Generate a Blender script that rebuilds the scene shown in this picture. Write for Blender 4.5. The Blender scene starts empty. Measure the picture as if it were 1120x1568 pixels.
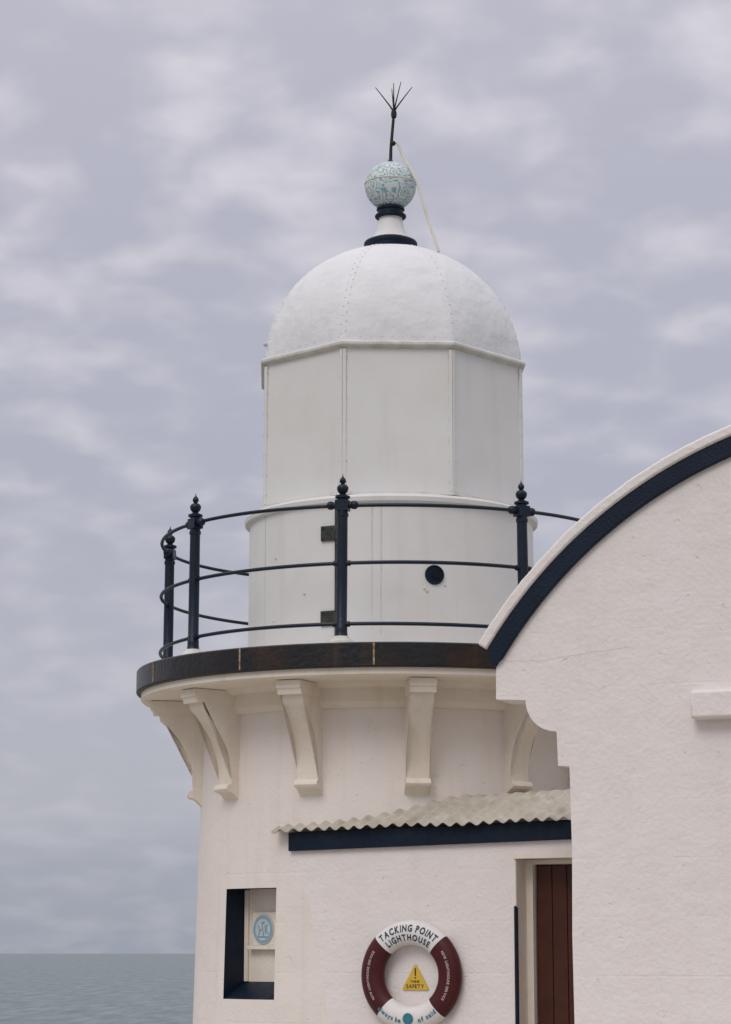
import bpy, bmesh, math, random
from math import radians as rad, sin, cos, pi, sqrt, atan2
from mathutils import Vector, Matrix
random.seed(4)
scene = bpy.context.scene
scene.view_settings.view_transform = 'Standard'
scene.view_settings.look = 'None'
scene.view_settings.exposure = 0

# ------------------------------------------------------------ materials
def nodes_of(m):
    m.use_nodes = True
    nt = m.node_tree
    return nt, nt.nodes, nt.links, nt.nodes["Principled BSDF"]

def painted(name, col, col2, rough=0.6, stain_scale=2.0, bump=0.15, bump_scale=60, stain=(0.45, 0.75),
            courses=False, metallic=0.0, streaks=0.0, lump=0.0, lump_scale=5, grime=None, grime_amt=0.0, spec=0.3, chips=False):
    m = bpy.data.materials.new(name)
    nt, N, L, P = nodes_of(m)
    tc = N.new("ShaderNodeTexCoord")
    n1 = N.new("ShaderNodeTexNoise"); n1.inputs["Scale"].default_value = stain_scale
    n1.inputs["Detail"].default_value = 8; n1.inputs["Roughness"].default_value = 0.65
    L.new(tc.outputs["Object"], n1.inputs["Vector"])
    r = N.new("ShaderNodeMapRange"); r.inputs["From Min"].default_value = stain[0]; r.inputs["From Max"].default_value = stain[1]
    L.new(n1.outputs["Fac"], r.inputs["Value"])
    mix = N.new("ShaderNodeMix"); mix.data_type = 'RGBA'
    mix.inputs["A"].default_value = (*col, 1); mix.inputs["B"].default_value = (*col2, 1)
    L.new(r.outputs["Result"], mix.inputs["Factor"])
    out = mix.outputs["Result"]
    if streaks > 0:
        mp = N.new("ShaderNodeMapping"); mp.inputs["Scale"].default_value = (9, 9, 0.7)
        L.new(tc.outputs["Object"], mp.inputs["Vector"])
        n2 = N.new("ShaderNodeTexNoise"); n2.inputs["Scale"].default_value = 1.0; n2.inputs["Detail"].default_value = 6
        L.new(mp.outputs["Vector"], n2.inputs["Vector"])
        r2 = N.new("ShaderNodeMapRange"); r2.inputs["From Min"].default_value = 0.55; r2.inputs["From Max"].default_value = 0.8
        r2.inputs["To Max"].default_value = streaks
        L.new(n2.outputs["Fac"], r2.inputs["Value"])
        m2 = N.new("ShaderNodeMix"); m2.data_type = 'RGBA'
        g = grime or col2
        m2.inputs["B"].default_value = (*g, 1)
        L.new(out, m2.inputs["A"]); L.new(r2.outputs["Result"], m2.inputs["Factor"])
        out = m2.outputs["Result"]
    if grime and grime_amt > 0:
        n4 = N.new("ShaderNodeTexNoise"); n4.inputs["Scale"].default_value = 38; n4.inputs["Detail"].default_value = 3
        L.new(tc.outputs["Object"], n4.inputs["Vector"])
        r4 = N.new("ShaderNodeMapRange"); r4.inputs["From Min"].default_value = 0.70; r4.inputs["From Max"].default_value = 0.78
        r4.inputs["To Max"].default_value = grime_amt
        L.new(n4.outputs["Fac"], r4.inputs["Value"])
        m4 = N.new("ShaderNodeMix"); m4.data_type = 'RGBA'; m4.inputs["B"].default_value = (*grime, 1)
        L.new(out, m4.inputs["A"]); L.new(r4.outputs["Result"], m4.inputs["Factor"])
        out = m4.outputs["Result"]
    L.new(out, P.inputs["Base Color"])
    P.inputs["Roughness"].default_value = rough
    P.inputs["Metallic"].default_value = metallic
    P.inputs["Specular IOR Level"].default_value = spec
    n3 = N.new("ShaderNodeTexNoise"); n3.inputs["Scale"].default_value = bump_scale; n3.inputs["Detail"].default_value = 4
    L.new(tc.outputs["Object"], n3.inputs["Vector"])
    b = N.new("ShaderNodeBump"); b.inputs["Strength"].default_value = bump; b.inputs["Distance"].default_value = 0.01
    L.new(n3.outputs["Fac"], b.inputs["Height"])
    last = b
    if lump > 0:
        n5 = N.new("ShaderNodeTexNoise"); n5.inputs["Scale"].default_value = lump_scale; n5.inputs["Detail"].default_value = 3
        L.new(tc.outputs["Object"], n5.inputs["Vector"])
        b5 = N.new("ShaderNodeBump"); b5.inputs["Strength"].default_value = lump; b5.inputs["Distance"].default_value = 0.05
        L.new(n5.outputs["Fac"], b5.inputs["Height"]); L.new(last.outputs["Normal"], b5.inputs["Normal"])
        last = b5
    if chips:
        n8 = N.new("ShaderNodeTexNoise"); n8.inputs["Scale"].default_value = 15; n8.inputs["Detail"].default_value = 2
        L.new(tc.outputs["Object"], n8.inputs["Vector"])
        r8 = N.new("ShaderNodeMapRange"); r8.inputs["From Min"].default_value = 0.71; r8.inputs["From Max"].default_value = 0.74
        L.new(n8.outputs["Fac"], r8.inputs["Value"])
        b8 = N.new("ShaderNodeBump"); b8.invert = True; b8.inputs["Strength"].default_value = 0.6; b8.inputs["Distance"].default_value = 0.006
        L.new(r8.outputs["Result"], b8.inputs["Height"]); L.new(last.outputs["Normal"], b8.inputs["Normal"])
        last = b8
    if courses:
        sp = N.new("ShaderNodeSeparateXYZ"); L.new(tc.outputs["Object"], sp.inputs[0])
        a = N.new("ShaderNodeMath"); a.operation = 'MULTIPLY'; a.inputs[1].default_value = 2 * pi / 0.345; L.new(sp.outputs["Z"], a.inputs[0])
        s = N.new("ShaderNodeMath"); s.operation = 'SINE'; L.new(a.outputs[0], s.inputs[0])
        rr = N.new("ShaderNodeMapRange"); rr.interpolation_type = 'SMOOTHSTEP'; rr.inputs["From Min"].default_value = 0.985; rr.inputs["From Max"].default_value = 1.0
        L.new(s.outputs[0], rr.inputs["Value"])
        n7 = N.new("ShaderNodeTexNoise"); n7.inputs["Scale"].default_value = 1.7; n7.inputs["Detail"].default_value = 4
        L.new(tc.outputs["Object"], n7.inputs["Vector"])
        r7 = N.new("ShaderNodeMapRange"); r7.inputs["From Min"].default_value = 0.48; r7.inputs["From Max"].default_value = 0.68; L.new(n7.outputs["Fac"], r7.inputs["Value"])
        mm = N.new("ShaderNodeMath"); mm.operation = 'MULTIPLY'; L.new(rr.outputs["Result"], mm.inputs[0]); L.new(r7.outputs["Result"], mm.inputs[1])
        b6 = N.new("ShaderNodeBump"); b6.invert = True; b6.inputs["Strength"].default_value = 0.2; b6.inputs["Distance"].default_value = 0.01
        L.new(mm.outputs[0], b6.inputs["Height"]); L.new(last.outputs["Normal"], b6.inputs["Normal"])
        last = b6
    L.new(last.outputs["Normal"], P.inputs["Normal"])
    return m

M_wall  = painted("warm_white_render", (0.80, 0.75, 0.73), (0.76, 0.705, 0.675), 0.85, 1.3, 0.5, 34, courses=True, streaks=0.2,
                  grime=(0.64, 0.56, 0.50), grime_amt=0.3, lump=0.22, lump_scale=7, spec=0.15, chips=True)
M_tower = painted("warm_white_tower_paint", (0.80, 0.74, 0.70), (0.76, 0.69, 0.64), 0.8, 1.4, 0.3, 36, streaks=0.3, courses=True,
                  grime=(0.62, 0.52, 0.43), grime_amt=0.2, lump=0.18, lump_scale=5, spec=0.15, chips=True)
M_cream = painted("cream_cornice_paint", (0.80, 0.735, 0.65), (0.73, 0.65, 0.54), 0.75, 2.5, 0.25, 40, streaks=0.4,
                  grime=(0.54, 0.44, 0.33), grime_amt=0.3, lump=0.1, spec=0.15)
M_lant  = painted("white_lantern_paint", (0.72, 0.71, 0.70), (0.675, 0.655, 0.62), 0.55, 1.7, 0.05, 30, streaks=0.35,
                  grime=(0.58, 0.54, 0.46), grime_amt=0.12, lump=0.10, lump_scale=2.5)
M_dome  = painted("white_dome_paint", (0.735, 0.735, 0.745), (0.67, 0.67, 0.675), 0.6, 3.0, 0.12, 40, lump=0.36, lump_scale=6.5,
                  grime=(0.45, 0.42, 0.38), grime_amt=0.2)
M_rivet = painted("dome_rivet_paint", (0.62, 0.62, 0.62), (0.50, 0.48, 0.45), 0.6, 20)
M_trim  = painted("aged_white_trim", (0.66, 0.65, 0.62), (0.50, 0.48, 0.41), 0.6, 8, 0.15, 60, stain=(0.4, 0.7))
M_navy  = painted("navy_paint", (0.004, 0.011, 0.026), (0.009, 0.018, 0.036), 0.45, 6, 0.3, 60, spec=0.22)
M_green = painted("dull_green_hinge_paint", (0.022, 0.036, 0.032), (0.06, 0.058, 0.042), 0.6, 16, 0.3, 80, stain=(0.4, 0.6))
M_rail  = painted("navy_railing_paint", (0.004, 0.011, 0.024), (0.011, 0.020, 0.032), 0.38, 9, 0.3, 70, spec=0.3)
M_black = painted("black_iron", (0.012, 0.014, 0.016), (0.04, 0.04, 0.035), 0.5, 9, 0.3, 80)
M_hole  = painted("dark_opening", (0.004, 0.006, 0.008), (0.01, 0.01, 0.01), 0.9)
M_joint = painted("stained_rim_joint", (0.50, 0.40, 0.27), (0.22, 0.12, 0.06), 0.8, 20, 0.3, 80, stain=(0.35, 0.6))
M_cable = painted("cream_cable", (0.66, 0.63, 0.54), (0.55, 0.5, 0.4), 0.6, 10)
M_door  = painted("red_brown_door_timber", (0.070, 0.020, 0.011), (0.040, 0.012, 0.007), 0.45, 4, 0.2, 60, streaks=0.6, grime=(0.028, 0.009, 0.006))
M_buoyw = painted("white_buoy_vinyl", (0.76, 0.74, 0.72), (0.68, 0.65, 0.62), 0.45, 8, 0.05, 60)
M_buoyr = painted("maroon_buoy_vinyl", (0.070, 0.010, 0.012), (0.045, 0.008, 0.009), 0.45, 8, 0.05, 60)
M_ltext = painted("blue_lettering", (0.008, 0.045, 0.09), (0.010, 0.05, 0.095), 0.6)
M_wtext = painted("pale_lettering", (0.55, 0.45, 0.43), (0.5, 0.4, 0.4), 0.6)
M_script= painted("teal_lettering", (0.05, 0.20, 0.28), (0.06, 0.2, 0.28), 0.6)
M_yel   = painted("yellow_sign", (0.70, 0.46, 0.06), (0.66, 0.42, 0.06), 0.5)
M_pblue = painted("pale_blue_sign", (0.24, 0.39, 0.47), (0.32, 0.46, 0.53), 0.5, 25)
M_pfield= painted("sign_white_blue_field", (0.50, 0.58, 0.61), (0.58, 0.63, 0.64), 0.5, 25)
M_glass = painted("dark_window_glass", (0.02, 0.025, 0.03), (0.03, 0.03, 0.04), 0.1)
M_bounce  = painted("bounce_apron_concrete", (0.47, 0.42, 0.36), (0.37, 0.33, 0.28), 0.9, 1.5, 0.4, 30)  # pale concrete for the added apron that bounces light
M_crack = painted("hairline_crack", (0.62, 0.56, 0.54), (0.70, 0.64, 0.62), 0.9, 20)
M_rim = painted("rust_black_rim", (0.009, 0.0085, 0.010), (0.035, 0.018, 0.010), 0.34, 3.2, 0.5, 26, stain=(0.48, 0.74), streaks=0.7, grime=(0.060, 0.030, 0.015), spec=0.42)
M_roof = painted("cream_corrugated_iron", (0.56, 0.52, 0.45), (0.42, 0.38, 0.31), 0.65, 6, 0.2, 60, stain=(0.35, 0.65), streaks=0.6, grime=(0.26, 0.22, 0.17), grime_amt=0.4)
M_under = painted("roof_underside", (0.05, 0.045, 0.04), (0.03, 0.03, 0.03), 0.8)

M_ball = bpy.data.materials.new("filigree_ball_paint")
nt, N, L, P = nodes_of(M_ball)
tc = N.new("ShaderNodeTexCoord")
nd = N.new("ShaderNodeTexNoise"); nd.inputs["Scale"].default_value = 12; nd.inputs["Detail"].default_value = 1
L.new(tc.outputs["Object"], nd.inputs["Vector"])
va = N.new("ShaderNodeVectorMath"); va.operation = 'SCALE'; va.inputs["Scale"].default_value = 0.075; L.new(nd.outputs["Color"], va.inputs[0])
vb = N.new("ShaderNodeVectorMath"); vb.operation = 'ADD'; L.new(va.outputs[0], vb.inputs[0]); L.new(tc.outputs["Object"], vb.inputs[1])
vo = N.new("ShaderNodeTexVoronoi"); vo.inputs["Scale"].default_value = 13; L.new(vb.outputs[0], vo.inputs["Vector"])
mu = N.new("ShaderNodeMath"); mu.operation = 'MULTIPLY'; mu.inputs[1].default_value = 21; L.new(vo.outputs["Distance"], mu.inputs[0])
sn = N.new("ShaderNodeMath"); sn.operation = 'SINE'; L.new(mu.outputs[0], sn.inputs[0])
mr = N.new("ShaderNodeMapRange"); mr.inputs["From Min"].default_value = 0.35; mr.inputs["From Max"].default_value = 0.9; L.new(sn.outputs[0], mr.inputs["Value"])
mx = N.new("ShaderNodeMix"); mx.data_type = 'RGBA'
mx.inputs["A"].default_value = (0.63, 0.67, 0.66, 1); mx.inputs["B"].default_value = (0.22, 0.40, 0.47, 1)
L.new(mr.outputs["Result"], mx.inputs["Factor"]); L.new(mx.outputs["Result"], P.inputs["Base Color"])
bp = N.new("ShaderNodeBump"); bp.invert = True; bp.inputs["Strength"].default_value = 0.5; bp.inputs["Distance"].default_value = 0.01
L.new(mr.outputs["Result"], bp.inputs["Height"]); L.new(bp.outputs["Normal"], P.inputs["Normal"])
P.inputs["Roughness"].default_value = 0.55

M_grass = painted("headland_grass", (0.06, 0.085, 0.03), (0.10, 0.10, 0.045), 0.95, 0.3, 0.8, 20, stain=(0.35, 0.65), lump=0.3, lump_scale=2)
M_sea = bpy.data.materials.new("grey_sea_water")
nt, N, L, P = nodes_of(M_sea)
tc = N.new("ShaderNodeTexCoord"); mp = N.new("ShaderNodeMapping"); mp.inputs["Scale"].default_value = (0.03, 0.004, 1)
L.new(tc.outputs["Object"], mp.inputs["Vector"])
nz = N.new("ShaderNodeTexNoise"); nz.inputs["Scale"].default_value = 3; nz.inputs["Detail"].default_value = 9; nz.inputs["Roughness"].default_value = 0.72
L.new(mp.outputs["Vector"], nz.inputs["Vector"])
mr = N.new("ShaderNodeMapRange"); mr.inputs["From Min"].default_value = 0.35; mr.inputs["From Max"].default_value = 0.65; L.new(nz.outputs["Fac"], mr.inputs["Value"])
mx = N.new("ShaderNodeMix"); mx.data_type = 'RGBA'
mx.inputs["A"].default_value = (0.125, 0.16, 0.17, 1); mx.inputs["B"].default_value = (0.235, 0.275, 0.295, 1)
L.new(mr.outputs["Result"], mx.inputs["Factor"]); L.new(mx.outputs["Result"], P.inputs["Base Color"])
P.inputs["Roughness"].default_value = 0.55; P.inputs["Specular IOR Level"].default_value = 0.25
bp = N.new("ShaderNodeBump"); bp.inputs["Strength"].default_value = 0.7; bp.inputs["Distance"].default_value = 3.0
L.new(nz.outputs["Fac"], bp.inputs["Height"]); L.new(bp.outputs["Normal"], P.inputs["Normal"])

# ------------------------------------------------------------ mesh helpers
def empty(name, loc=(0, 0, 0), rz=0.0):
    e = bpy.data.objects.new(name, None)
    e.location = loc; e.rotation_euler = (0, 0, rz); e.empty_display_size = 0.2
    scene.collection.objects.link(e)
    return e

def finish(bm, name, mats, parent=None, loc=(0, 0, 0), rz=0.0, bevel=0.0, smooth=35, recalc=True):
    if recalc: bmesh.ops.recalc_face_normals(bm, faces=bm.faces)
    me = bpy.data.meshes.new(name); bm.to_mesh(me); bm.free()
    if not isinstance(mats, (list, tuple)): mats = [mats]
    for m in mats: me.materials.append(m)
    if smooth:
        for p in me.polygons: p.use_smooth = True
        me.set_sharp_from_angle(angle=rad(smooth))
    ob = bpy.data.objects.new(name, me)
    ob.location = loc; ob.rotation_euler = (0, 0, rz)
    scene.collection.objects.link(ob)
    if parent: ob.parent = parent
    if bevel > 0:
        b = ob.modifiers.new("bevel", 'BEVEL'); b.width = bevel; b.segments = 2; b.limit_method = 'ANGLE'; b.angle_limit = rad(40)
        b.harden_normals = False
    return ob

def box(bm, x0, x1, y0, y1, z0, z1, mi=0, mtx=None):
    vs = [Vector((x, y, z)) for z in (z0, z1) for y in (y0, y1) for x in (x0, x1)]
    if mtx: vs = [mtx @ v for v in vs]
    v = [bm.verts.new(c) for c in vs]
    for f in ((0, 1, 3, 2), (4, 5, 7, 6), (0, 1, 5, 4), (2, 3, 7, 6), (0, 2, 6, 4), (1, 3, 7, 5)):
        fa = bm.faces.new([v[i] for i in f]); fa.material_index = mi

def prism(bm, poly, y0, y1, mi=0, mtx=None, tri=True):
    mk = lambda x, y, z: bm.verts.new(mtx @ Vector((x, y, z)) if mtx else Vector((x, y, z)))
    a = [mk(x, y0, z) for x, z in poly]; b = [mk(x, y1, z) for x, z in poly]
    fs = [bm.faces.new(a), bm.faces.new(b)]
    n = len(poly)
    for i in range(n):
        f = bm.faces.new((a[i], a[(i + 1) % n], b[(i + 1) % n], b[i])); f.material_index = mi
    for f in fs: f.material_index = mi
    if tri: bmesh.ops.triangulate(bm, faces=fs)

def lathe(bm, prof, segs=96, mtx=None, mi=0):
    rings = []
    for r, z in prof:
        ring = []
        for i in range(segs):
            a = 2 * pi * i / segs
            v = Vector((r * sin(a), -r * cos(a), z))
            ring.append(bm.verts.new(mtx @ v if mtx else v))
        rings.append(ring)
    for k in range(len(rings) - 1):
        for i in range(segs):
            j = (i + 1) % segs
            f = bm.faces.new((rings[k][i], rings[k][j], rings[k + 1][j], rings[k + 1][i])); f.material_index = mi
    return rings

def tube(bm, pts, r, segs=8, mi=0, closed=False):
    pts = [Vector(p) for p in pts]; n = len(pts); rings = []
    for k, p in enumerate(pts):
        if closed: d = pts[(k + 1) % n] - pts[k - 1]
        else: d = pts[min(k + 1, n - 1)] - pts[max(k - 1, 0)]
        d.normalize()
        up = Vector((0, 0, 1)) if abs(d.z) < 0.9 else Vector((1, 0, 0))
        s = d.cross(up).normalized(); t = s.cross(d)
        rr = r[k] if isinstance(r, (list, tuple)) else r
        rings.append([bm.verts.new(p + s * rr * cos(2 * pi * i / segs) + t * rr * sin(2 * pi * i / segs)) for i in range(segs)])
    m = n if closed else n - 1
    for k in range(m):
        for i in range(segs):
            j = (i + 1) % segs; k2 = (k + 1) % n
            f = bm.faces.new((rings[k][i], rings[k][j], rings[k2][j], rings[k2][i])); f.material_index = mi
    if not closed:
        for rg in (rings[0], rings[-1]):
            f = bm.faces.new(rg); f.material_index = mi

def smoothpath(pts, sub=8):
    P = [Vector(p) for p in pts]; out = []
    for i in range(len(P) - 1):
        p0 = P[max(i - 1, 0)]; p1 = P[i]; p2 = P[i + 1]; p3 = P[min(i + 2, len(P) - 1)]
        for k in range(sub):
            t = k / sub
            out.append(0.5 * ((2 * p1) + (-p0 + p2) * t + (2 * p0 - 5 * p1 + 4 * p2 - p3) * t * t + (-p0 + 3 * p1 - 3 * p2 + p3) * t ** 3))
    out.append(P[-1]); return out

def azm(a_deg, r=0, z=0):
    return Matrix.Rotation(rad(a_deg), 4, 'Z') @ Matrix.Translation((0, -r, z))

# ============================================================ LIGHTHOUSE
LH = empty("lighthouse")

def tower_r(z): return 1.516 - 0.0241 * z
A0, A1, NZ0, NZ1 = -55.0, -34.4, 1.28, 2.055
bm = bmesh.new()
angs = sorted(set([round(-180 + i * 3.0, 3) for i in range(120)] + [A0, A1]))
angs = [a for a in angs if a in (A0, A1) or min(abs(a - A0), abs(a - A1)) > 0.9]
zs = [-0.2, 0.4, 0.9, NZ0, 1.5, 1.8, NZ1, 2.4, 2.8, 3.2, 3.47]
grid = [[bm.verts.new((tower_r(z) * sin(rad(a)), -tower_r(z) * cos(rad(a)), z)) for a in angs] for z in zs]
n = len(angs)
for k in range(len(zs) - 1):
    for i in range(n):
        j = (i + 1) % n
        if NZ0 - 1e-6 <= zs[k] < NZ1 - 1e-6 and A0 - 1e-6 <= angs[i] < A1 - 1e-6: continue
        bm.faces.new((grid[k][i], grid[k][j], grid[k + 1][j], grid[k + 1][i]))
finish(bm, "tower_wall", M_tower, LH)

AC = (A0 + A1) / 2
fr = azm(AC)
half = 1.4775 * sin(rad((A1 - A0) / 2)); yb = -1.25
def onwall(side, z):
    a = rad((A1 - A0) / 2) * side; r = tower_r(z)
    return fr @ Vector((r * sin(a), -r * cos(a), z))
bm = bmesh.new()
def quad(pts, mi):
    f = bm.faces.new([bm.verts.new(p) for p in pts]); f.material_index = mi
sb = 1.40
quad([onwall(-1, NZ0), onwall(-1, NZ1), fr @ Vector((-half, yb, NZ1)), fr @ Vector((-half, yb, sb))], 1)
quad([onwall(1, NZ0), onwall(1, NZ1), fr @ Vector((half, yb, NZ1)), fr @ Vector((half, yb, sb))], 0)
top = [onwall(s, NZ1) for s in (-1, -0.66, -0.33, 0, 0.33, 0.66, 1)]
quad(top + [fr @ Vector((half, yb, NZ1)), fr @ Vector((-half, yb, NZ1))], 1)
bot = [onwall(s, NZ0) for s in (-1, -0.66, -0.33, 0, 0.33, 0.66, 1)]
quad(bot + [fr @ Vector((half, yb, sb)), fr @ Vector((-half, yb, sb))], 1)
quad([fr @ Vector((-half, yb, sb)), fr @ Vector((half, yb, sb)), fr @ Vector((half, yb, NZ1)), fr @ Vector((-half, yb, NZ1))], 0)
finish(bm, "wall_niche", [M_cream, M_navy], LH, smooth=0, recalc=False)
bm = bmesh.new()
box(bm, -0.155, half - 0.003, yb - 0.035, yb - 0.002, 1.655, 1.89)
box(bm, -0.20, half - 0.003, yb - 0.05, yb - 0.002, 1.625, 1.655)
box(bm, -half + 0.003, -0.225, yb - 0.02, yb - 0.002, 1.40, NZ1 - 0.003)
finish(bm, "niche_shelf", M_cream, LH, rz=rad(AC), bevel=0.004)

bm = bmesh.new()
lathe(bm, [(1.42, 3.30), (1.47, 3.305), (1.485, 3.33), (1.50, 3.345), (1.50, 3.44), (1.56, 3.455), (1.58, 3.475), (1.90, 3.478), (1.915, 3.49), (1.915, 3.535), (1.5, 3.536)], 128)
finish(bm, "gallery_soffit", M_cream, LH)
bm = bmesh.new()
lathe(bm, [(1.90, 3.537), (1.945, 3.537), (1.952, 3.545), (1.952, 3.697), (1.945, 3.706), (1.90, 3.707)], 160)
finish(bm, "gallery_rim", M_rim, LH)
bm = bmesh.new()
for a in (-4.2, -33.6, -64, -94, 26, 56, 86, 116, 146, 176, 206, 236):
    m = azm(a, 1.952)
    box(bm, -0.006, 0.006, -0.003, 0.01, 3.548, 3.70, 0, m)
finish(bm, "rim_joints", M_joint, LH, smooth=0)
bm = bmesh.new()
lathe(bm, [(1.897, 3.70), (1.80, 3.715), (1.2, 3.74), (1.13, 3.745), (1.12, 3.80), (1.09, 3.81)], 128)
finish(bm, "gallery_deck", M_trim, LH)

prof = [(1.38, 3.474), (1.81, 3.474), (1.81, 3.40), (1.775, 3.385), (1.765, 3.335), (1.725, 3.30)]
for k in range(1, 12):
    t = k / 12.0
    prof.append((1.512 + 0.213 * (1 - sin(t * pi / 2)) ** 1.35, 3.30 - 0.51 * t))
prof += [(1.505, 2.79), (1.39, 2.79)]
bm = bmesh.new()
for k in range(12):
    a = 6.3 + 30 * k
    m = Matrix.Rotation(rad(a - 90), 4, 'Z')
    prism(bm, prof, -0.083, 0.083, 0, m)
    prism(bm, [(1.39, 3.472), (1.84, 3.472), (1.84, 3.42), (1.825, 3.41), (1.815, 3.375), (1.39, 3.375)], -0.092, 0.092, 0, m)
    foot = [(1.39, 2.80), (1.53, 2.80), (1.548, 2.785), (1.552, 2.765), (1.54, 2.748), (1.515, 2.742), (1.49, 2.73), (1.45, 2.69), (1.39, 2.69)]
    prism(bm, foot, -0.088, 0.088, 0, m)
finish(bm, "gallery_brackets", M_cream, LH, bevel=0.009, smooth=40)

bm = bmesh.new()
lathe(bm, [(1.105, 3.72), (1.10, 4.83), (1.10, 4.845), (1.135, 4.855), (1.14, 4.885), (1.13, 4.90), (1.08, 4.915), (1.02, 4.92), (0.9, 4.92)], 128)
finish(bm, "lantern_drum", M_lant, LH)
bm = bmesh.new()
for a in (-8, -4.5, 62, -60, 100, 140, 180, 220):
    box(bm, -0.003, 0.003, -0.004, 0.01, 3.75, 4.84, 0, azm(a, 1.10))
for a, z in ((-52, 4.5), (-53, 4.03), (12, 4.21), (13, 4.19), (-36, 4.2), (20, 4.24)):
    m = azm(a, 1.102, z)
    bmesh.ops.create_icosphere(bm, subdivisions=2, radius=0.011, matrix=m)
finish(bm, "drum_seams_and_bolts", M_trim, LH, smooth=30)
bm = bmesh.new()
m = azm(16, 1.10, 4.313) @ Matrix.Rotation(rad(90), 4, 'X')
lathe(bm, [(0.0001, 0.006), (0.06, 0.006), (0.062, 0.014), (0.069, 0.016), (0.074, 0.002)], 32, m)
finish(bm, "drum_vent", M_navy, LH)
bm = bmesh.new()
m2 = azm(16.6, 1.118, 4.317) @ Matrix.Rotation(rad(90), 4, 'X')
lathe(bm, [(0.0001, 0.0), (0.034, 0.0), (0.034, -0.004)], 24, m2)
finish(bm, "vent_hole", M_hole, LH)
bm = bmesh.new()
for z in (4.63, 4.0):
    m = azm(-25.4, 1.105, z)
    box(bm, -0.055, 0.055, -0.012, 0.02, -0.055, 0.055, 0, m)
    box(bm, 0.058, 0.10, -0.024, 0.02, -0.05, 0.05, 0, m)
    for sx in (-0.035, 0.03):
        for sz in (-0.035, 0.035):
            bmesh.ops.create_icosphere(bm, subdivisions=1, radius=0.008, matrix=m @ Matrix.Translation((sx, -0.014, sz)))
m = azm(-22.0, 1.113)
tube(bm, [m @ Vector((0, 0, 3.80)), m @ Vector((0, 0, 4.80))], 0.009)
finish(bm, "drum_door_hinges", M_green, LH)

PH = -20.3
def octf(a_rad):
    x = (math.degrees(a_rad) - PH) % 45 - 22.5
    return cos(rad(22.5)) / cos(rad(x))
def octring(bm, prof, mi=0):
    rings = []
    for r, z in prof:
        rings.append([bm.verts.new((r * sin(rad(PH + 45 * i)), -r * cos(rad(PH + 45 * i)), z)) for i in range(8)])
    for k in range(len(prof) - 1):
        for i in range(8):
            j = (i + 1) % 8
            f = bm.faces.new((rings[k][i], rings[k][j], rings[k + 1][j], rings[k + 1][i])); f.material_index = mi
bm = bmesh.new()
octring(bm, [(1.072, 4.90), (1.058, 6.08)])
finish(bm, "lantern_walls", M_lant, LH, smooth=20)
bm = bmesh.new()
octring(bm, [(1.055, 6.035), (1.10, 6.055), (1.104, 6.062), (1.104, 6.078), (1.085, 6.092), (1.05, 6.096)])
octring(bm, [(1.06, 4.925), (1.088, 4.922), (1.085, 4.945), (1.06, 4.95)])
finish(bm, "lantern_eave", M_trim, LH, smooth=20)
bm = bmesh.new()
for i in range(8):
    a = PH + 45 * i
    for s in (-1, 1):
        m = azm(a + s * 0.75, 1.0665) @ Matrix.Rotation(rad(s * 21.7), 4, 'Z')
        box(bm, -0.012, 0.012, -0.003, 0.01, 4.95, 6.03, 0, m)
finish(bm, "lantern_seams", M_lant, LH, smooth=0, bevel=0.0015)
bm = bmesh.new()
for i in range(8):
    for s in (-1, 1):
        for k in range(7):
            m = azm(PH + 45 * i + s * 1.6, 1.066, 5.02 + k * 0.16)
            bmesh.ops.create_icosphere(bm, subdivisions=1, radius=0.0045, matrix=m)
finish(bm, "lantern_rivets", M_trim, LH)

ZB, HB = 6.088, 1.012
def dome_pt(a, th, off=0.0):
    h = sin(th)
    w = 1 - min(1, h / 0.75) ** 0.8 * 0.86
    c = cos(th) ** 0.97
    r = c * (w * 1.07 * octf(a) + (1 - w) * 1.02) + off * cos(th)
    return Vector((r * sin(a), -r * cos(a), ZB + HB * h + off * sin(th)))
bm = bmesh.new()
SG, RG = 192, 44
rings = []
for k in range(RG + 1):
    th = rad(0.0 + 84 * k / RG)
    rings.append([bm.verts.new(dome_pt(2 * pi * i / SG + rad(PH), th)) for i in range(SG)])
for k in range(RG):
    for i in range(SG):
        j = (i + 1) % SG
        bm.faces.new((rings[k][i], rings[k][j], rings[k + 1][j], rings[k + 1][i]))
bm.faces.new(rings[-1])
finish(bm, "dome", M_dome, LH, smooth=60)
bm = bmesh.new()
for i in range(8):
    a = rad(PH + 45 * i)
    for k in range(30):
        t0 = rad(1 + 77 * k / 30); t1 = rad(1 + 77 * (k + 1) / 30)
        wd0 = 0.022 / max(0.25, cos(t0)); wd1 = 0.022 / max(0.25, cos(t1))
        vs = [dome_pt(a - wd0, t0, 0.0015), dome_pt(a + wd0, t0, 0.0015), dome_pt(a + wd1, t1, 0.0015), dome_pt(a - wd1, t1, 0.0015)]
        lo = [dome_pt(a - wd0, t0, -0.004), dome_pt(a + wd0, t0, -0.004), dome_pt(a + wd1, t1, -0.004), dome_pt(a - wd1, t1, -0.004)]
        V = [bm.verts.new(v) for v in vs]; W = [bm.verts.new(v) for v in lo]
        bm.faces.new(V); bm.faces.new((V[0], V[3], W[3], W[0])); bm.faces.new((V[1], V[2], W[2], W[1]))
bmesh.ops.remove_doubles(bm, verts=bm.verts, dist=0.0002)
finish(bm, "dome_laps", M_dome, LH, smooth=50)
bm = bmesh.new()
for i in range(8):
    a = rad(PH + 45 * i)
    for k in range(17):
        th = rad(4 + 4.4 * k)
        for s in ((-1, 1) if i in (0, 2, 4, 6) else (1,)):
            p = dome_pt(a + s * 0.016 / max(0.3, cos(th)), th + s * 0.012, 0.0)
            bmesh.ops.create_icosphere(bm, subdivisions=1, radius=0.0056 + random.random() * 0.0012, matrix=Matrix.Translation(p))
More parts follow.
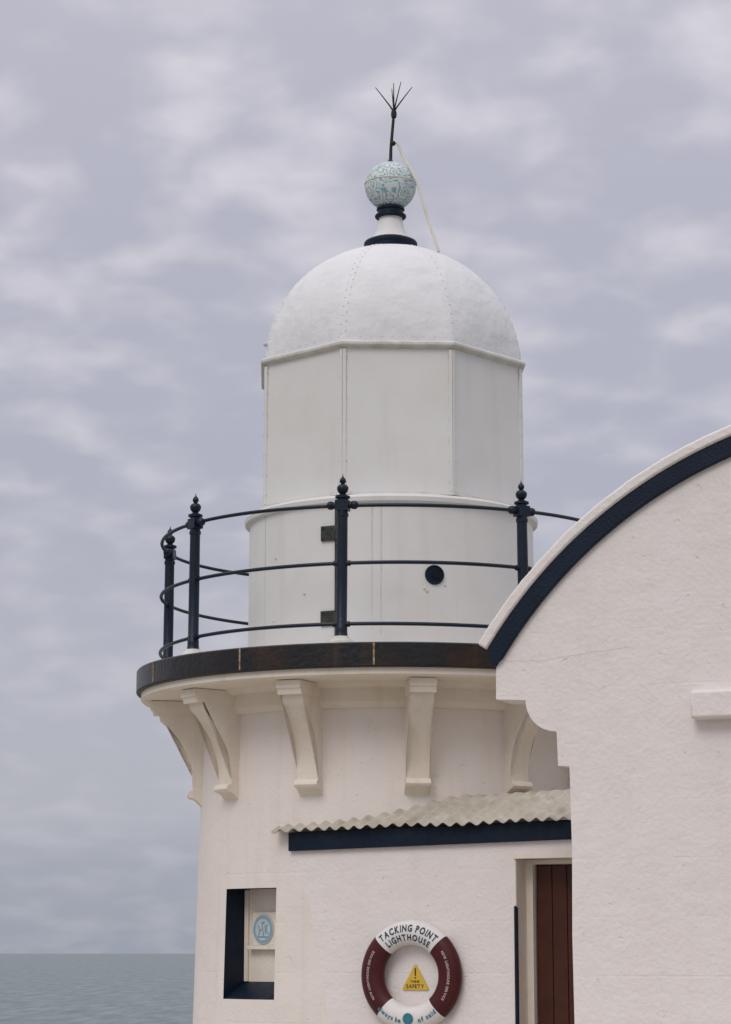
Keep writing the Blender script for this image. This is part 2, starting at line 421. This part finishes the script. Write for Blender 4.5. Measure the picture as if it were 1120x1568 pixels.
for i in range(80):
    p = dome_pt(2 * pi * i / 80, rad(2.2), -0.001)
    bmesh.ops.create_icosphere(bm, subdivisions=1, radius=0.0055, matrix=Matrix.Translation(p))
p = dome_pt(rad(-66), rad(7), 0.012)
bmesh.ops.create_icosphere(bm, subdivisions=2, radius=0.02, matrix=Matrix.Translation(p))
finish(bm, "dome_rivets", M_rivet, LH)

bm = bmesh.new()
lathe(bm, [(0.165, 7.0), (0.165, 7.178), (0.150, 7.192), (0.130, 7.222), (0.112, 7.265), (0.101, 7.31), (0.095, 7.345), (0.092, 7.38)], 48)
finish(bm, "finial_neck", M_lant, LH)
bm = bmesh.new()
lathe(bm, [(0.196, 7.05), (0.200, 7.125), (0.212, 7.135), (0.213, 7.150), (0.205, 7.162), (0.185, 7.172), (0.155, 7.184)], 48)
lathe(bm, [(0.09, 7.358), (0.118, 7.362), (0.125, 7.371), (0.125, 7.382), (0.116, 7.391), (0.101, 7.396), (0.101, 7.42), (0.112, 7.428), (0.112, 7.44), (0.06, 7.47)], 48)
finish(bm, "finial_collars", M_navy, LH)
bm = bmesh.new()
pr = []
for k in range(25):
    t = -pi / 2 + pi * k / 24
    pr.append((max(0.001, 0.205 * cos(t)), 7.628 + 0.198 * sin(t)))
pr = [p for p in pr if p[1] > 7.44]
lathe(bm, pr, 64)
finish(bm, "finial_ball", M_ball, LH)
bm = bmesh.new()
z = 7.645
lathe(bm, [(0.195, z - 0.008), (0.2075, z - 0.006), (0.2095, z), (0.2075, z + 0.006), (0.195, z + 0.008)], 64)
finish(bm, "ball_bands", M_cable, LH)
bm = bmesh.new()
tube(bm, [(0, 0, 7.79), (0.004, 0, 7.95), (0.028, 0, 8.235)], [0.015, 0.013, 0.012], 10)
lathe(bm, [(0.001, 7.80), (0.035, 7.82), (0.018, 7.845), (0.012, 7.86)], 16)
mt = Matrix.Translation((0.028, 0, 0))
lathe(bm, [(0.008, 8.20), (0.02, 8.205), (0.024, 8.235), (0.02, 8.262), (0.009, 8.27)], 14, mt)
b = Vector((0.028, 0, 8.25))
for a, sp_ in ((-92, 1.0), (88, 1.0), (25, 0.9), (205, 0.25)):
    d = Vector((sin(rad(a)), -cos(rad(a)), 0)) * sp_
    pts = smoothpath([b, b + d * 0.022 + Vector((0, 0, 0.04)), b + d * 0.082 + Vector((0, 0, 0.125)), b + d * 0.148 + Vector((0, 0, 0.213))], 5)
    tube(bm, pts, [0.0085 - 0.0055 * i / (len(pts) - 1) for i in range(len(pts))], 6)
tube(bm, [b, b + Vector((-0.001, 0, 0.25))], [0.0085, 0.003], 6)
bmesh.ops.create_icosphere(bm, subdivisions=2, radius=0.022, matrix=Matrix.Translation((0.022, -0.012, 7.985)))
finish(bm, "lightning_rod", M_black, LH)
bm = bmesh.new()
pe = dome_pt(atan2(0.36, 0.36), math.acos(0.50), 0.01)
tube(bm, smoothpath([(0.015, -0.01, 7.985), (0.055, -0.02, 7.985), (0.10, -0.05, 7.86), (0.205, -0.15, 7.62), (0.285, -0.24, 7.30), pe], 8), 0.0105, 8)
finish(bm, "lightning_cable", M_cable, LH)

RR = 1.775; ZD = 3.715
posts = [-100, -55, -12, 31.3, 76, 121, 168, 214]
bm = bmesh.new()
for z in (4.70, 4.286, 3.856):
    tube(bm, [(RR * sin(2 * pi * i / 128), -RR * cos(2 * pi * i / 128), z + 0.004 * sin(6 * pi * i / 128 + z * 9)) for i in range(128)], 0.0135, 8, closed=True)
pp = [(0.001, 0.0), (0.062, 0.02), (0.060, 0.04), (0.045, 0.055), (0.042, 0.09), (0.042, 0.12), (0.039, 0.125), (0.039, 0.5), (0.037, 0.9),
      (0.043, 0.905), (0.043, 0.925), (0.038, 0.93), (0.038, 1.03), (0.053, 1.035), (0.053, 1.05), (0.026, 1.06), (0.021, 1.068), (0.035, 1.082), (0.041, 1.10),
      (0.041, 1.115), (0.029, 1.13), (0.012, 1.138), (0.022, 1.15), (0.023, 1.165), (0.016, 1.178), (0.005, 1.19), (0.001, 1.21)]
for a in posts:
    m = azm(a, RR, ZD) @ Matrix.Rotation(rad(random.uniform(-0.7, 0.7)), 4, 'Y')
    lathe(bm, pp, 20, m)
    box(bm, -0.048, 0.048, -0.038, 0.038, 0.945, 1.02, 0, m)
    for z in (4.70, 4.286, 3.856):
        hw = 0.095 if z > 4.6 else 0.06
        r0 = 0.025 if z > 4.6 else 0.020
        tube(bm, [m @ Vector((-hw, 0.0, z - ZD)), m @ Vector((hw, 0.0, z - ZD))], r0, 10)
    for s in (-1, 1):
        bmesh.ops.create_icosphere(bm, subdivisions=2, radius=0.032, matrix=m @ Matrix.Translation((s * 0.085, 0, 4.70 - ZD)))
finish(bm, "gallery_railing", M_rail, LH, smooth=40)
bm = bmesh.new()
for a in posts:
    lathe(bm, [(0.10, -0.012), (0.095, 0.015), (0.065, 0.035), (0.05, 0.055)], 20, azm(a, RR, ZD))
finish(bm, "railing_shoes", M_trim, LH)

# ============================================================ ENTRANCE ANNEX
AN = empty("entrance_annex", (-0.687, -1.294, 0), rad(-28))
bm = bmesh.new()
DX0, DX1, DZ = 1.69, 2.44, 2.25
prism(bm, [(-0.05, -0.2), (DX0, -0.2), (DX0, DZ), (DX1, DZ), (DX1, -0.2), (2.75, -0.2), (2.75, 2.43), (-0.05, 2.43)], 0.0, 0.25, tri=False)
finish(bm, "front_wall", M_wall, AN, smooth=0)
bm = bmesh.new()
box(bm, DX0 + 0.002, DX0 + 0.004, -0.0, 0.17, 0, DZ - 0.03)
box(bm, DX0 - 0.012, DX1, -0.014, 0.10, DZ - 0.028, DZ + 0.004)
box(bm, DX0 + 0.001, DX0 + 0.05, 0.165, 0.21, 0, DZ - 0.03)
box(bm, DX0 + 0.001, DX1, 0.16, 0.22, DZ - 0.060, DZ - 0.03)
finish(bm, "door_frame", M_cream, AN, bevel=0.003, smooth=30)
bm = bmesh.new()
x = DX0 + 0.066
box(bm, x - 0.015, DX1, 0.225, 0.24, 0, DZ - 0.061)
while x < DX1:
    box(bm, x, x + 0.105, 0.205, 0.226, 0.02, DZ - 0.067); x += 0.109
finish(bm, "door", M_door, AN, bevel=0.004, smooth=30)
bm = bmesh.new()
box(bm, DX0 - 0.010, DX0 + 0.006, -0.012, 0.02, 0.0, 1.90)
bmesh.ops.create_icosphere(bm, subdivisions=2, radius=0.011, matrix=Matrix.Translation((DX0 - 0.003, -0.004, 1.90)))
finish(bm, "door_edge_strip", M_navy, AN)
bm = bmesh.new()
prism(bm, [(-0.047, 2.306), (2.62, 2.350), (2.62, 2.480), (-0.047, 2.436)], -0.034, -0.002)
finish(bm, "fascia_board", M_navy, AN, bevel=0.004, smooth=30)
bm = bmesh.new()
nx = 460
ys = [-0.095, 0.0, 0.1, 0.2, 0.3, 0.38, 0.43, 0.47, 0.6, 0.9, 1.35]
gr = []
for iy, yy in enumerate(ys):
    row = []
    for ix in range(nx + 1):
        xx = -0.15 + 2.85 * ix / nx
        sag = 0.006 * sin(xx * 3.1) + 0.004 * sin(xx * 7.7 + 1)
        edge = 0.008 * sin(xx * 9) + 0.006 * sin(xx * 31) if iy == 0 else 0
        rise = 0.41 * (min(yy, 0.44) + 0.095) + 0.03 * max(0, yy - 0.44)
        row.append(bm.verts.new((xx, yy + edge, 2.447 + 0.0165 * xx + rise + sag * (1 if iy == 0 else 0.6) + 0.0125 * sin(2 * pi * xx / 0.098))))
    gr.append(row)
for iy in range(len(ys) - 1):
    for ix in range(nx):
        bm.faces.new((gr[iy][ix], gr[iy][ix + 1], gr[iy + 1][ix + 1], gr[iy + 1][ix]))
ob = finish(bm, "corrugated_roof", [M_roof, M_under], AN, smooth=80)
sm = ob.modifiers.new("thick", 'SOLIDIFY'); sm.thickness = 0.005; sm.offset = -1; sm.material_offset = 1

# ============================================================ GABLED WING
GW = empty("gabled_wing", (1.041, -3.70, 0), rad(-22))
CX, CZ = 2.03, 1.80
def arc(R, a0, a1, n=64):
    return [(CX + R * cos(rad(a0 + (a1 - a0) * i / n)), CZ + R * sin(rad(a0 + (a1 - a0) * i / n))) for i in range(n + 1)]
left = [(0.0, -0.2), (0.003, 1.1), (-0.003, 1.7), (0.004, 2.2), (-0.004, 2.715), (-0.076, 2.72), (-0.082, 2.925)]
for k in range(0, 9):
    t = k / 8 * pi / 2
    left.append((-0.092 - 0.187 * sin(t), 3.128 - 0.197 * cos(t)))
left += [(-0.469, 3.140), (-0.467, 3.335)]
a_in = math.degrees(atan2(3.40 - CZ, -0.41 - CX))
mir = [(2 * CX - x, z) for x, z in reversed(left)]
poly = left + arc(2.93, a_in, 180 - a_in) + mir
bm = bmesh.new()
prism(bm, poly, 0.0, 0.30, tri=False)
finish(bm, "gable_wall", M_wall, GW, smooth=0)

def band(bm, R0, R1, a0, a1, y0, y1, tip=None, mi=0, n=90, wob=0.0):
    pts_o = [(x + wob * random.uniform(-1, 1), z + wob * random.uniform(-1, 1)) for x, z in arc(R1, a0, a1, n)]; pts_i = arc(R0, a0, a1, n)
    A = [[bm.verts.new((p[0], y, p[1])) for p in pts] for pts in (pts_i, pts_o) for y in (y0, y1)]
    i0, i1, o0, o1 = A
    for k in range(n):
        for q in ((i0, o0), (o0, o1), (o1, i1), (i1, i0)):
            bm.faces.new((q[0][k], q[0][k + 1], q[1][k + 1], q[1][k]))
    for k, sgn in ((0, 1), (n, -1)):
        if tip:
            tx, tz = tip; tx = tx if sgn == 1 else 2 * CX - tx
            t0 = bm.verts.new((tx, y0, tz)); t1 = bm.verts.new((tx, y1, tz))
            bm.faces.new((i0[k], o0[k], t0)); bm.faces.new((i1[k], t1, o1[k]))
            bm.faces.new((i0[k], t0, t1, i1[k])); bm.faces.new((o0[k], o1[k], t1, t0))
        else:
            bm.faces.new((i0[k], o0[k], o1[k], i1[k]))
bm = bmesh.new()
band(bm, 2.92, 3.033, 147.0, 33.0, -0.035, 0.33, tip=(-0.477, 3.343))
finish(bm, "navy_parapet_band", M_navy, GW, bevel=0.006, smooth=30)
bm = bmesh.new()
band(bm, 3.032, 3.10, 147.1, 32.9, -0.05, 0.36, wob=0.0025)
finish(bm, "parapet_coping", M_wall, GW, bevel=0.014, smooth=30)
bm = bmesh.new()
box(bm, 0.775, 2 * CX - 0.775, -0.10, 0.02, 2.965, 3.135)
finish(bm, "window_hood", M_wall, GW, bevel=0.02, smooth=30)
bm = bmesh.new()
def crack(pts):
    P = []
    for i in range(len(pts) - 1):
        for k in range(6):
            t = k / 6; P.append((pts[i][0] + (pts[i + 1][0] - pts[i][0]) * t + random.uniform(-.004, .004), 0.0, pts[i][1] + (pts[i + 1][1] - pts[i][1]) * t + random.uniform(-.006, .006)))
    P.append((pts[-1][0], 0.0, pts[-1][1]))
    tube(bm, P, 0.0013, 5)
crack([(-0.40, 3.375), (-0.15, 3.368), (0.02, 3.39), (0.18, 3.405), (0.38, 3.43)])
finish(bm, "wall_cracks", M_crack, GW)
bm = bmesh.new()
box(bm, 1.25, 2.81, -0.02, 0.0, 1.0, 2.75, 0)
finish(bm, "window_frame", M_navy, GW, bevel=0.004)
bm = bmesh.new()
box(bm, 1.32, 2.0, -0.025, -0.0205, 1.07, 2.68); box(bm, 2.06, 2.74, -0.025, -0.0205, 1.07, 2.68)
finish(bm, "window_glass", M_glass, GW)
bm = bmesh.new()
box(bm, 0.02, 0.25, 0.30, 5.2, -0.2, 2.70)
box(bm, 2 * CX - 0.25, 2 * CX - 0.02, 0.30, 5.2, -0.2, 2.70)
box(bm, 0.25, 2 * CX - 0.25, 5.0, 5.2, -0.2, 2.70)
finish(bm, "side_walls", M_wall, GW)
bm = bmesh.new()
h = 2.10; sg = 1.4; Rr = (h * h + sg * sg) / (2 * sg); zc = 2.70 + sg - Rr; am = math.asin(h / Rr)
nn = 160
rows = []
for k in range(nn + 1):
    a = -am + 2 * am * k / nn
    rows.append([bm.verts.new((CX + Rr * sin(a), y, zc + Rr * cos(a))) for y in (0.30, 5.3)])
for k in range(nn):
    bm.faces.new((rows[k][0], rows[k + 1][0], rows[k + 1][1], rows[k][1]))
bm.faces.new([r[1] for r in rows])
finish(bm, "barrel_roof", M_roof, GW)

# ============================================================ LIFE RING
LRx, LRz = 0.935, 1.452
dv = Vector((-0.687, -1.294, 0))
Rz = Matrix.Rotation(rad(-28), 4, 'Z')
lrloc = dv + (Rz @ Vector((LRx, -0.062, LRz)))
LR = empty("life_ring", lrloc, rad(-25))
RM, RT, RD = 0.286, 0.083, 0.058
bm = bmesh.new()
U, V = 120, 24
rg = []
for i in range(U):
    a = 2 * pi * i / U
    rg.append([bm.verts.new(((RM + RT * cos(2 * pi * j / V)) * sin(a), -RD * sin(2 * pi * j / V), (RM + RT * cos(2 * pi * j / V)) * cos(a))) for j in range(V)])
for i in range(U):
    am_ = (i + 0.5) * 360 / U
    am_ = am_ if am_ <= 180 else 360 - am_
    mi = 1 if 45 < am_ < 138 else 0
    for j in range(V):
        f = bm.faces.new((rg[i][j], rg[(i + 1) % U][j], rg[(i + 1) % U][(j + 1) % V], rg[i][(j + 1) % V])); f.material_index = mi
finish(bm, "ring_body", [M_buoyw, M_buoyr], LR, smooth=60)

def glyph(ch, size, off=0.03):
    cu = bpy.data.curves.new("g", 'FONT'); cu.body = ch; cu.size = size; cu.align_x = 'CENTER'; cu.offset = size * off
    cu.resolution_u = 3
    ob = bpy.data.objects.new("g", cu); scene.collection.objects.link(ob)
    bpy.context.view_layer.update()
    me = bpy.data.meshes.new_from_object(ob.evaluated_get(bpy.context.evaluated_depsgraph_get()))
    vs = [v.co.copy() for v in me.vertices]; fs = [list(p.vertices) for p in me.polygons]
    w = max(v.x for v in vs) - min(v.x for v in vs)
    bpy.data.objects.remove(ob); bpy.data.curves.remove(cu); bpy.data.meshes.remove(me)
    return vs, fs, w

def arc_text(name, s, R, size, mid_deg, span_deg, mat, parent, outward=True):
    gs = [glyph(c, size) if c != ' ' else (None, None, size * 0.22) for c in s]
    gap = size * 0.13
    tot = sum(g[2] + gap for g in gs)
    kx = rad(span_deg) * R / tot
    pos = -tot / 2
    bm = bmesh.new()
    for g in gs:
        w = g[2] + gap
        c = (pos + w / 2) * kx; pos += w
        if g[0] is None: continue
        sgn = 1 if outward else -1
        th = rad(mid_deg) + sgn * c / R
        xc = (max(v.x for v in g[0]) + min(v.x for v in g[0])) / 2
        vv = []
        for v in g[0]:
            rr = R + sgn * v.y
            tx = (v.x - xc) * sgn * kx
            x = rr * sin(th) + tx * cos(th); z = rr * cos(th) - tx * sin(th)
            rad_ = sqrt(x * x + z * z)
            q = max(0.0, 1 - ((rad_ - RM) / RT) ** 2)
            vv.append(bm.verts.new((x, -RD * sqrt(q) - 0.003, z)))
        for f in g[1]:
            try: bm.faces.new([vv[i] for i in f])
            except ValueError: pass
    finish(bm, name, mat, parent, smooth=0)
arc_text("upper_lettering", "TACKING POINT", 0.294, 0.064, 0, 84, M_ltext, LR)
arc_text("lower_lettering", "LIGHTHOUSE", 0.234, 0.058, 0, 78, M_ltext, LR)
arc_text("motto_lettering_a", "always be", 0.318, 0.044, 208, 36, M_script, LR, outward=False)
arc_text("motto_lettering_b", "of said", 0.318, 0.044, 153, 28, M_script, LR, outward=False)
arc_text("side_lettering_a", "NSW LIGHTHOUSE SERVICE", 0.290, 0.024, 270, 66, M_wtext, LR)
arc_text("side_lettering_b", "NSW LIGHTHOUSE SERVICE", 0.290, 0.024, 90, 66, M_wtext, LR)
bm = bmesh.new()
m = Matrix.Translation((0, -RD - 0.003, -0.285)) @ Matrix.Rotation(rad(90), 4, 'X')
lathe(bm, [(0.001, 0.002), (0.036, 0.002), (0.038, 0.0)], 32, m)
lathe(bm, [(0.022, 0.0045), (0.026, 0.0045)], 32, m)
finish(bm, "ring_emblem", M_script, LR)

SS = empty("safety_sign", dv + (Rz @ Vector((0.940, -0.002, 1.415))), rad(-28))
bm = bmesh.new()
prism(bm, [(-0.094, -0.060), (0.094, -0.060), (0.099, -0.050), (0.005, 0.108), (-0.005, 0.108), (-0.099, -0.050)], -0.008, 0.0)
finish(bm, "sign_plate", M_yel, SS, bevel=0.001)
bm = bmesh.new()
box(bm, -0.0045, 0.0045, -0.0100, -0.0085, 0.035, 0.085); box(bm, -0.0045, 0.0045, -0.0100, -0.0085, 0.016, 0.026)
for s, sz, zz in (("THINK", 0.024, -0.012), ("SAFETY", 0.037, -0.048)):
    gs = [glyph(c, sz, 0.01) for c in s]; tot = sum(g[2] + sz * 0.10 for g in gs); p = -tot / 2
    for g in gs:
        xm = min(v.x for v in g[0]); vv = [bm.verts.new((p + v.x - xm, -0.0098, zz + v.y)) for v in g[0]]
        for f in g[1]:
            try: bm.faces.new([vv[i] for i in f])
            except ValueError: pass
        p += g[2] + sz * 0.10
finish(bm, "sign_lettering", M_black, SS, smooth=0)

RS = empty("round_sign", fr @ Vector((-0.036, yb - 0.038, 1.768)), rad(AC))
m = Matrix.Rotation(rad(90), 4, 'X')
bm = bmesh.new(); lathe(bm, [(0.001, 0.006), (0.104, 0.006), (0.106, 0.0)], 48, m); finish(bm, "sign_disc", M_pfield, RS)
bm = bmesh.new(); lathe(bm, [(0.078, 0.0085), (0.098, 0.0085)], 48, m)
for pts in ([(-0.045, 0.03), (-0.03, -0.005), (-0.04, -0.04)], [(-0.03, -0.005), (0.0, 0.0), (0.01, -0.045)], [(0.0, 0.0), (-0.005, 0.045), (0.02, 0.05)],
            [(0.025, 0.03), (0.03, -0.03)], [(0.045, 0.035), (0.04, -0.01), (0.055, -0.03)], [(-0.05, -0.05), (0.05, -0.052)]):
    tube(bm, [(a, -0.008, b) for a, b in pts], 0.0045, 6)
finish(bm, "sign_figures", M_pblue, RS)

# ============================================================ GROUND, ADDED BOUNCE APRON, SEA
def gh(x, y):
    r = sqrt((x * 1.0) ** 2 + (y + 6) ** 2)
    t = min(1, max(0, (r - 30) / 70)); t = t * t * (3 - 2 * t)
    return -36 * t - 0.2 * (min(1, r / 30)) + 0.25 * sin(x * 0.21) * cos(y * 0.17) * min(1, max(0, (r - 22) / 20))
bm = bmesh.new()
S = 90; D = 130
g = [[bm.verts.new((-D + 2 * D * i / S, -6 - D + 2 * D * j / S, gh(-D + 2 * D * i / S, -6 - D + 2 * D * j / S))) for i in range(S + 1)] for j in range(S + 1)]
for j in range(S):
    for i in range(S):
        bm.faces.new((g[j][i], g[j][i + 1], g[j + 1][i + 1], g[j + 1][i]))
finish(bm, "ground", M_grass, smooth=60)
bm = bmesh.new()
bmesh.ops.create_circle(bm, cap_ends=True, segments=64, radius=9.0, matrix=Matrix.Translation((0.5, -2, 0.03)))
finish(bm, "bounce_apron", M_bounce)  # unseen pale disc, added to bounce warm light up the walls
bm = bmesh.new()
E = 150000
f = bm.faces.new([bm.verts.new(p) for p in ((-E, -E, -28), (E, -E, -28), (E, E, -28), (-E, E, -28))])
finish(bm, "sea", M_sea, smooth=0, recalc=False)

# ============================================================ WORLD
sun_dir = Vector((-0.38, -0.70, 0.80)).normalized()
w = bpy.data.worlds.new("World"); scene.world = w; w.use_nodes = True
nt = w.node_tree; N = nt.nodes; L = nt.links; N.clear()
out = N.new("ShaderNodeOutputWorld")
sky = N.new("ShaderNodeTexSky"); sky.sky_type = 'NISHITA'; sky.sun_disc = False
sky.sun_elevation = math.asin(sun_dir.z); sky.sun_rotation = atan2(sun_dir.x, sun_dir.y) % (2 * pi)
bg1 = N.new("ShaderNodeBackground"); bg1.inputs["Strength"].default_value = 0.08; L.new(sky.outputs[0], bg1.inputs["Color"])
tc = N.new("ShaderNodeTexCoord"); sp = N.new("ShaderNodeSeparateXYZ"); L.new(tc.outputs["Generated"], sp.inputs[0])
def math_(op, a, b=None, clamp=False):
    n_ = N.new("ShaderNodeMath"); n_.operation = op; n_.use_clamp = clamp
    for i, v in enumerate((a, b)):
        if v is None: continue
        if isinstance(v, (int, float)): n_.inputs[i].default_value = v
        else: L.new(v, n_.inputs[i])
    return n_.outputs[0]
zp = math_('MAXIMUM', sp.outputs["Z"], 0.0)
den = math_('ADD', zp, 0.34)
u = math_('DIVIDE', sp.outputs["X"], den); v = math_('DIVIDE', sp.outputs["Y"], den)
cb = N.new("ShaderNodeCombineXYZ"); L.new(u, cb.inputs[0]); L.new(v, cb.inputs[1]); cb.inputs[2].default_value = 11.4
n1 = N.new("ShaderNodeTexNoise"); n1.inputs["Scale"].default_value = 15; n1.inputs["Detail"].default_value = 3.5; n1.inputs["Roughness"].default_value = 0.42
n1.inputs["Distortion"].default_value = 0.15
L.new(cb.outputs[0], n1.inputs["Vector"])
n2 = N.new("ShaderNodeTexNoise"); n2.inputs["Scale"].default_value = 3.6; n2.inputs["Detail"].default_value = 2
L.new(cb.outputs[0], n2.inputs["Vector"])
sm_ = math_('ADD', math_('MULTIPLY', n1.outputs["Fac"], 0.66), math_('MULTIPLY', n2.outputs["Fac"], 0.34))
mr = N.new("ShaderNodeMapRange"); mr.interpolation_type = 'SMOOTHSTEP'
mr.inputs["From Min"].default_value = 0.42; mr.inputs["From Max"].default_value = 0.70
L.new(sm_, mr.inputs["Value"])
fade = N.new("ShaderNodeMapRange"); fade.inputs["From Min"].default_value = 0.07; fade.inputs["From Max"].default_value = 0.37
L.new(zp, fade.inputs["Value"])
fac = math_('MULTIPLY', mr.outputs["Result"], math_('ADD', math_('MULTIPLY', fade.outputs["Result"], 0.66), 0.16), clamp=True)
cr = N.new("ShaderNodeValToRGB"); L.new(zp, cr.inputs[0])
e = cr.color_ramp.elements
def srgb(r, g, b): return tuple(((c / 255 + 0.055) / 1.055) ** 2.4 for c in (r, g, b)) + (1,)
e[0].position = 0.0; e[0].color = srgb(155, 161, 174)
e[1].position = 0.036; e[1].color = srgb(164, 168, 181)
for p, c in ((0.06, srgb(179, 180, 190)), (0.12, srgb(180, 181, 193)), (0.2, srgb(178, 179, 194)), (0.3, srgb(183, 183, 198)), (0.42, srgb(192, 191, 204)), (1.0, srgb(226, 225, 230))):
    q = e.new(p); q.color = c
mx = N.new("ShaderNodeMix"); mx.data_type = 'RGBA'; mx.inputs["B"].default_value = srgb(228, 224, 229)
L.new(cr.outputs["Color"], mx.inputs["A"]); L.new(fac, mx.inputs["Factor"])
zen = N.new("ShaderNodeMapRange"); zen.inputs["From Min"].default_value = 0.42; zen.inputs["From Max"].default_value = 1.0
zen.inputs["To Min"].default_value = 1.0; zen.inputs["To Max"].default_value = 1.7
L.new(zp, zen.inputs["Value"])
bg2 = N.new("ShaderNodeBackground"); L.new(mx.outputs["Result"], bg2.inputs["Color"]); L.new(zen.outputs["Result"], bg2.inputs["Strength"])
ms = N.new("ShaderNodeMixShader"); ms.inputs[0].default_value = 0.95
L.new(bg1.outputs[0], ms.inputs[1]); L.new(bg2.outputs[0], ms.inputs[2]); L.new(ms.outputs[0], out.inputs[0])

sd = bpy.data.lights.new("sun", 'SUN'); sd.energy = 1.0; sd.angle = rad(28); sd.color = (1.0, 0.94, 0.86)
so = bpy.data.objects.new("sun", sd); so.rotation_euler = sun_dir.to_track_quat('Z', 'Y').to_euler(); so.location = (-10, -12, 16)
scene.collection.objects.link(so)

# ============================================================ CAMERA
cd = bpy.data.cameras.new("camera"); cam = bpy.data.objects.new("camera", cd)
scene.collection.objects.link(cam); scene.camera = cam
cd.sensor_fit = 'VERTICAL'; cd.sensor_height = 36; cd.sensor_width = 25.7; cd.lens = 82.65
cam.location = (-0.2, -18, 1.6)
cam.rotation_euler = (rad(90 + 10.63), 0, 0)
cd.clip_start = 0.1; cd.clip_end = 400000
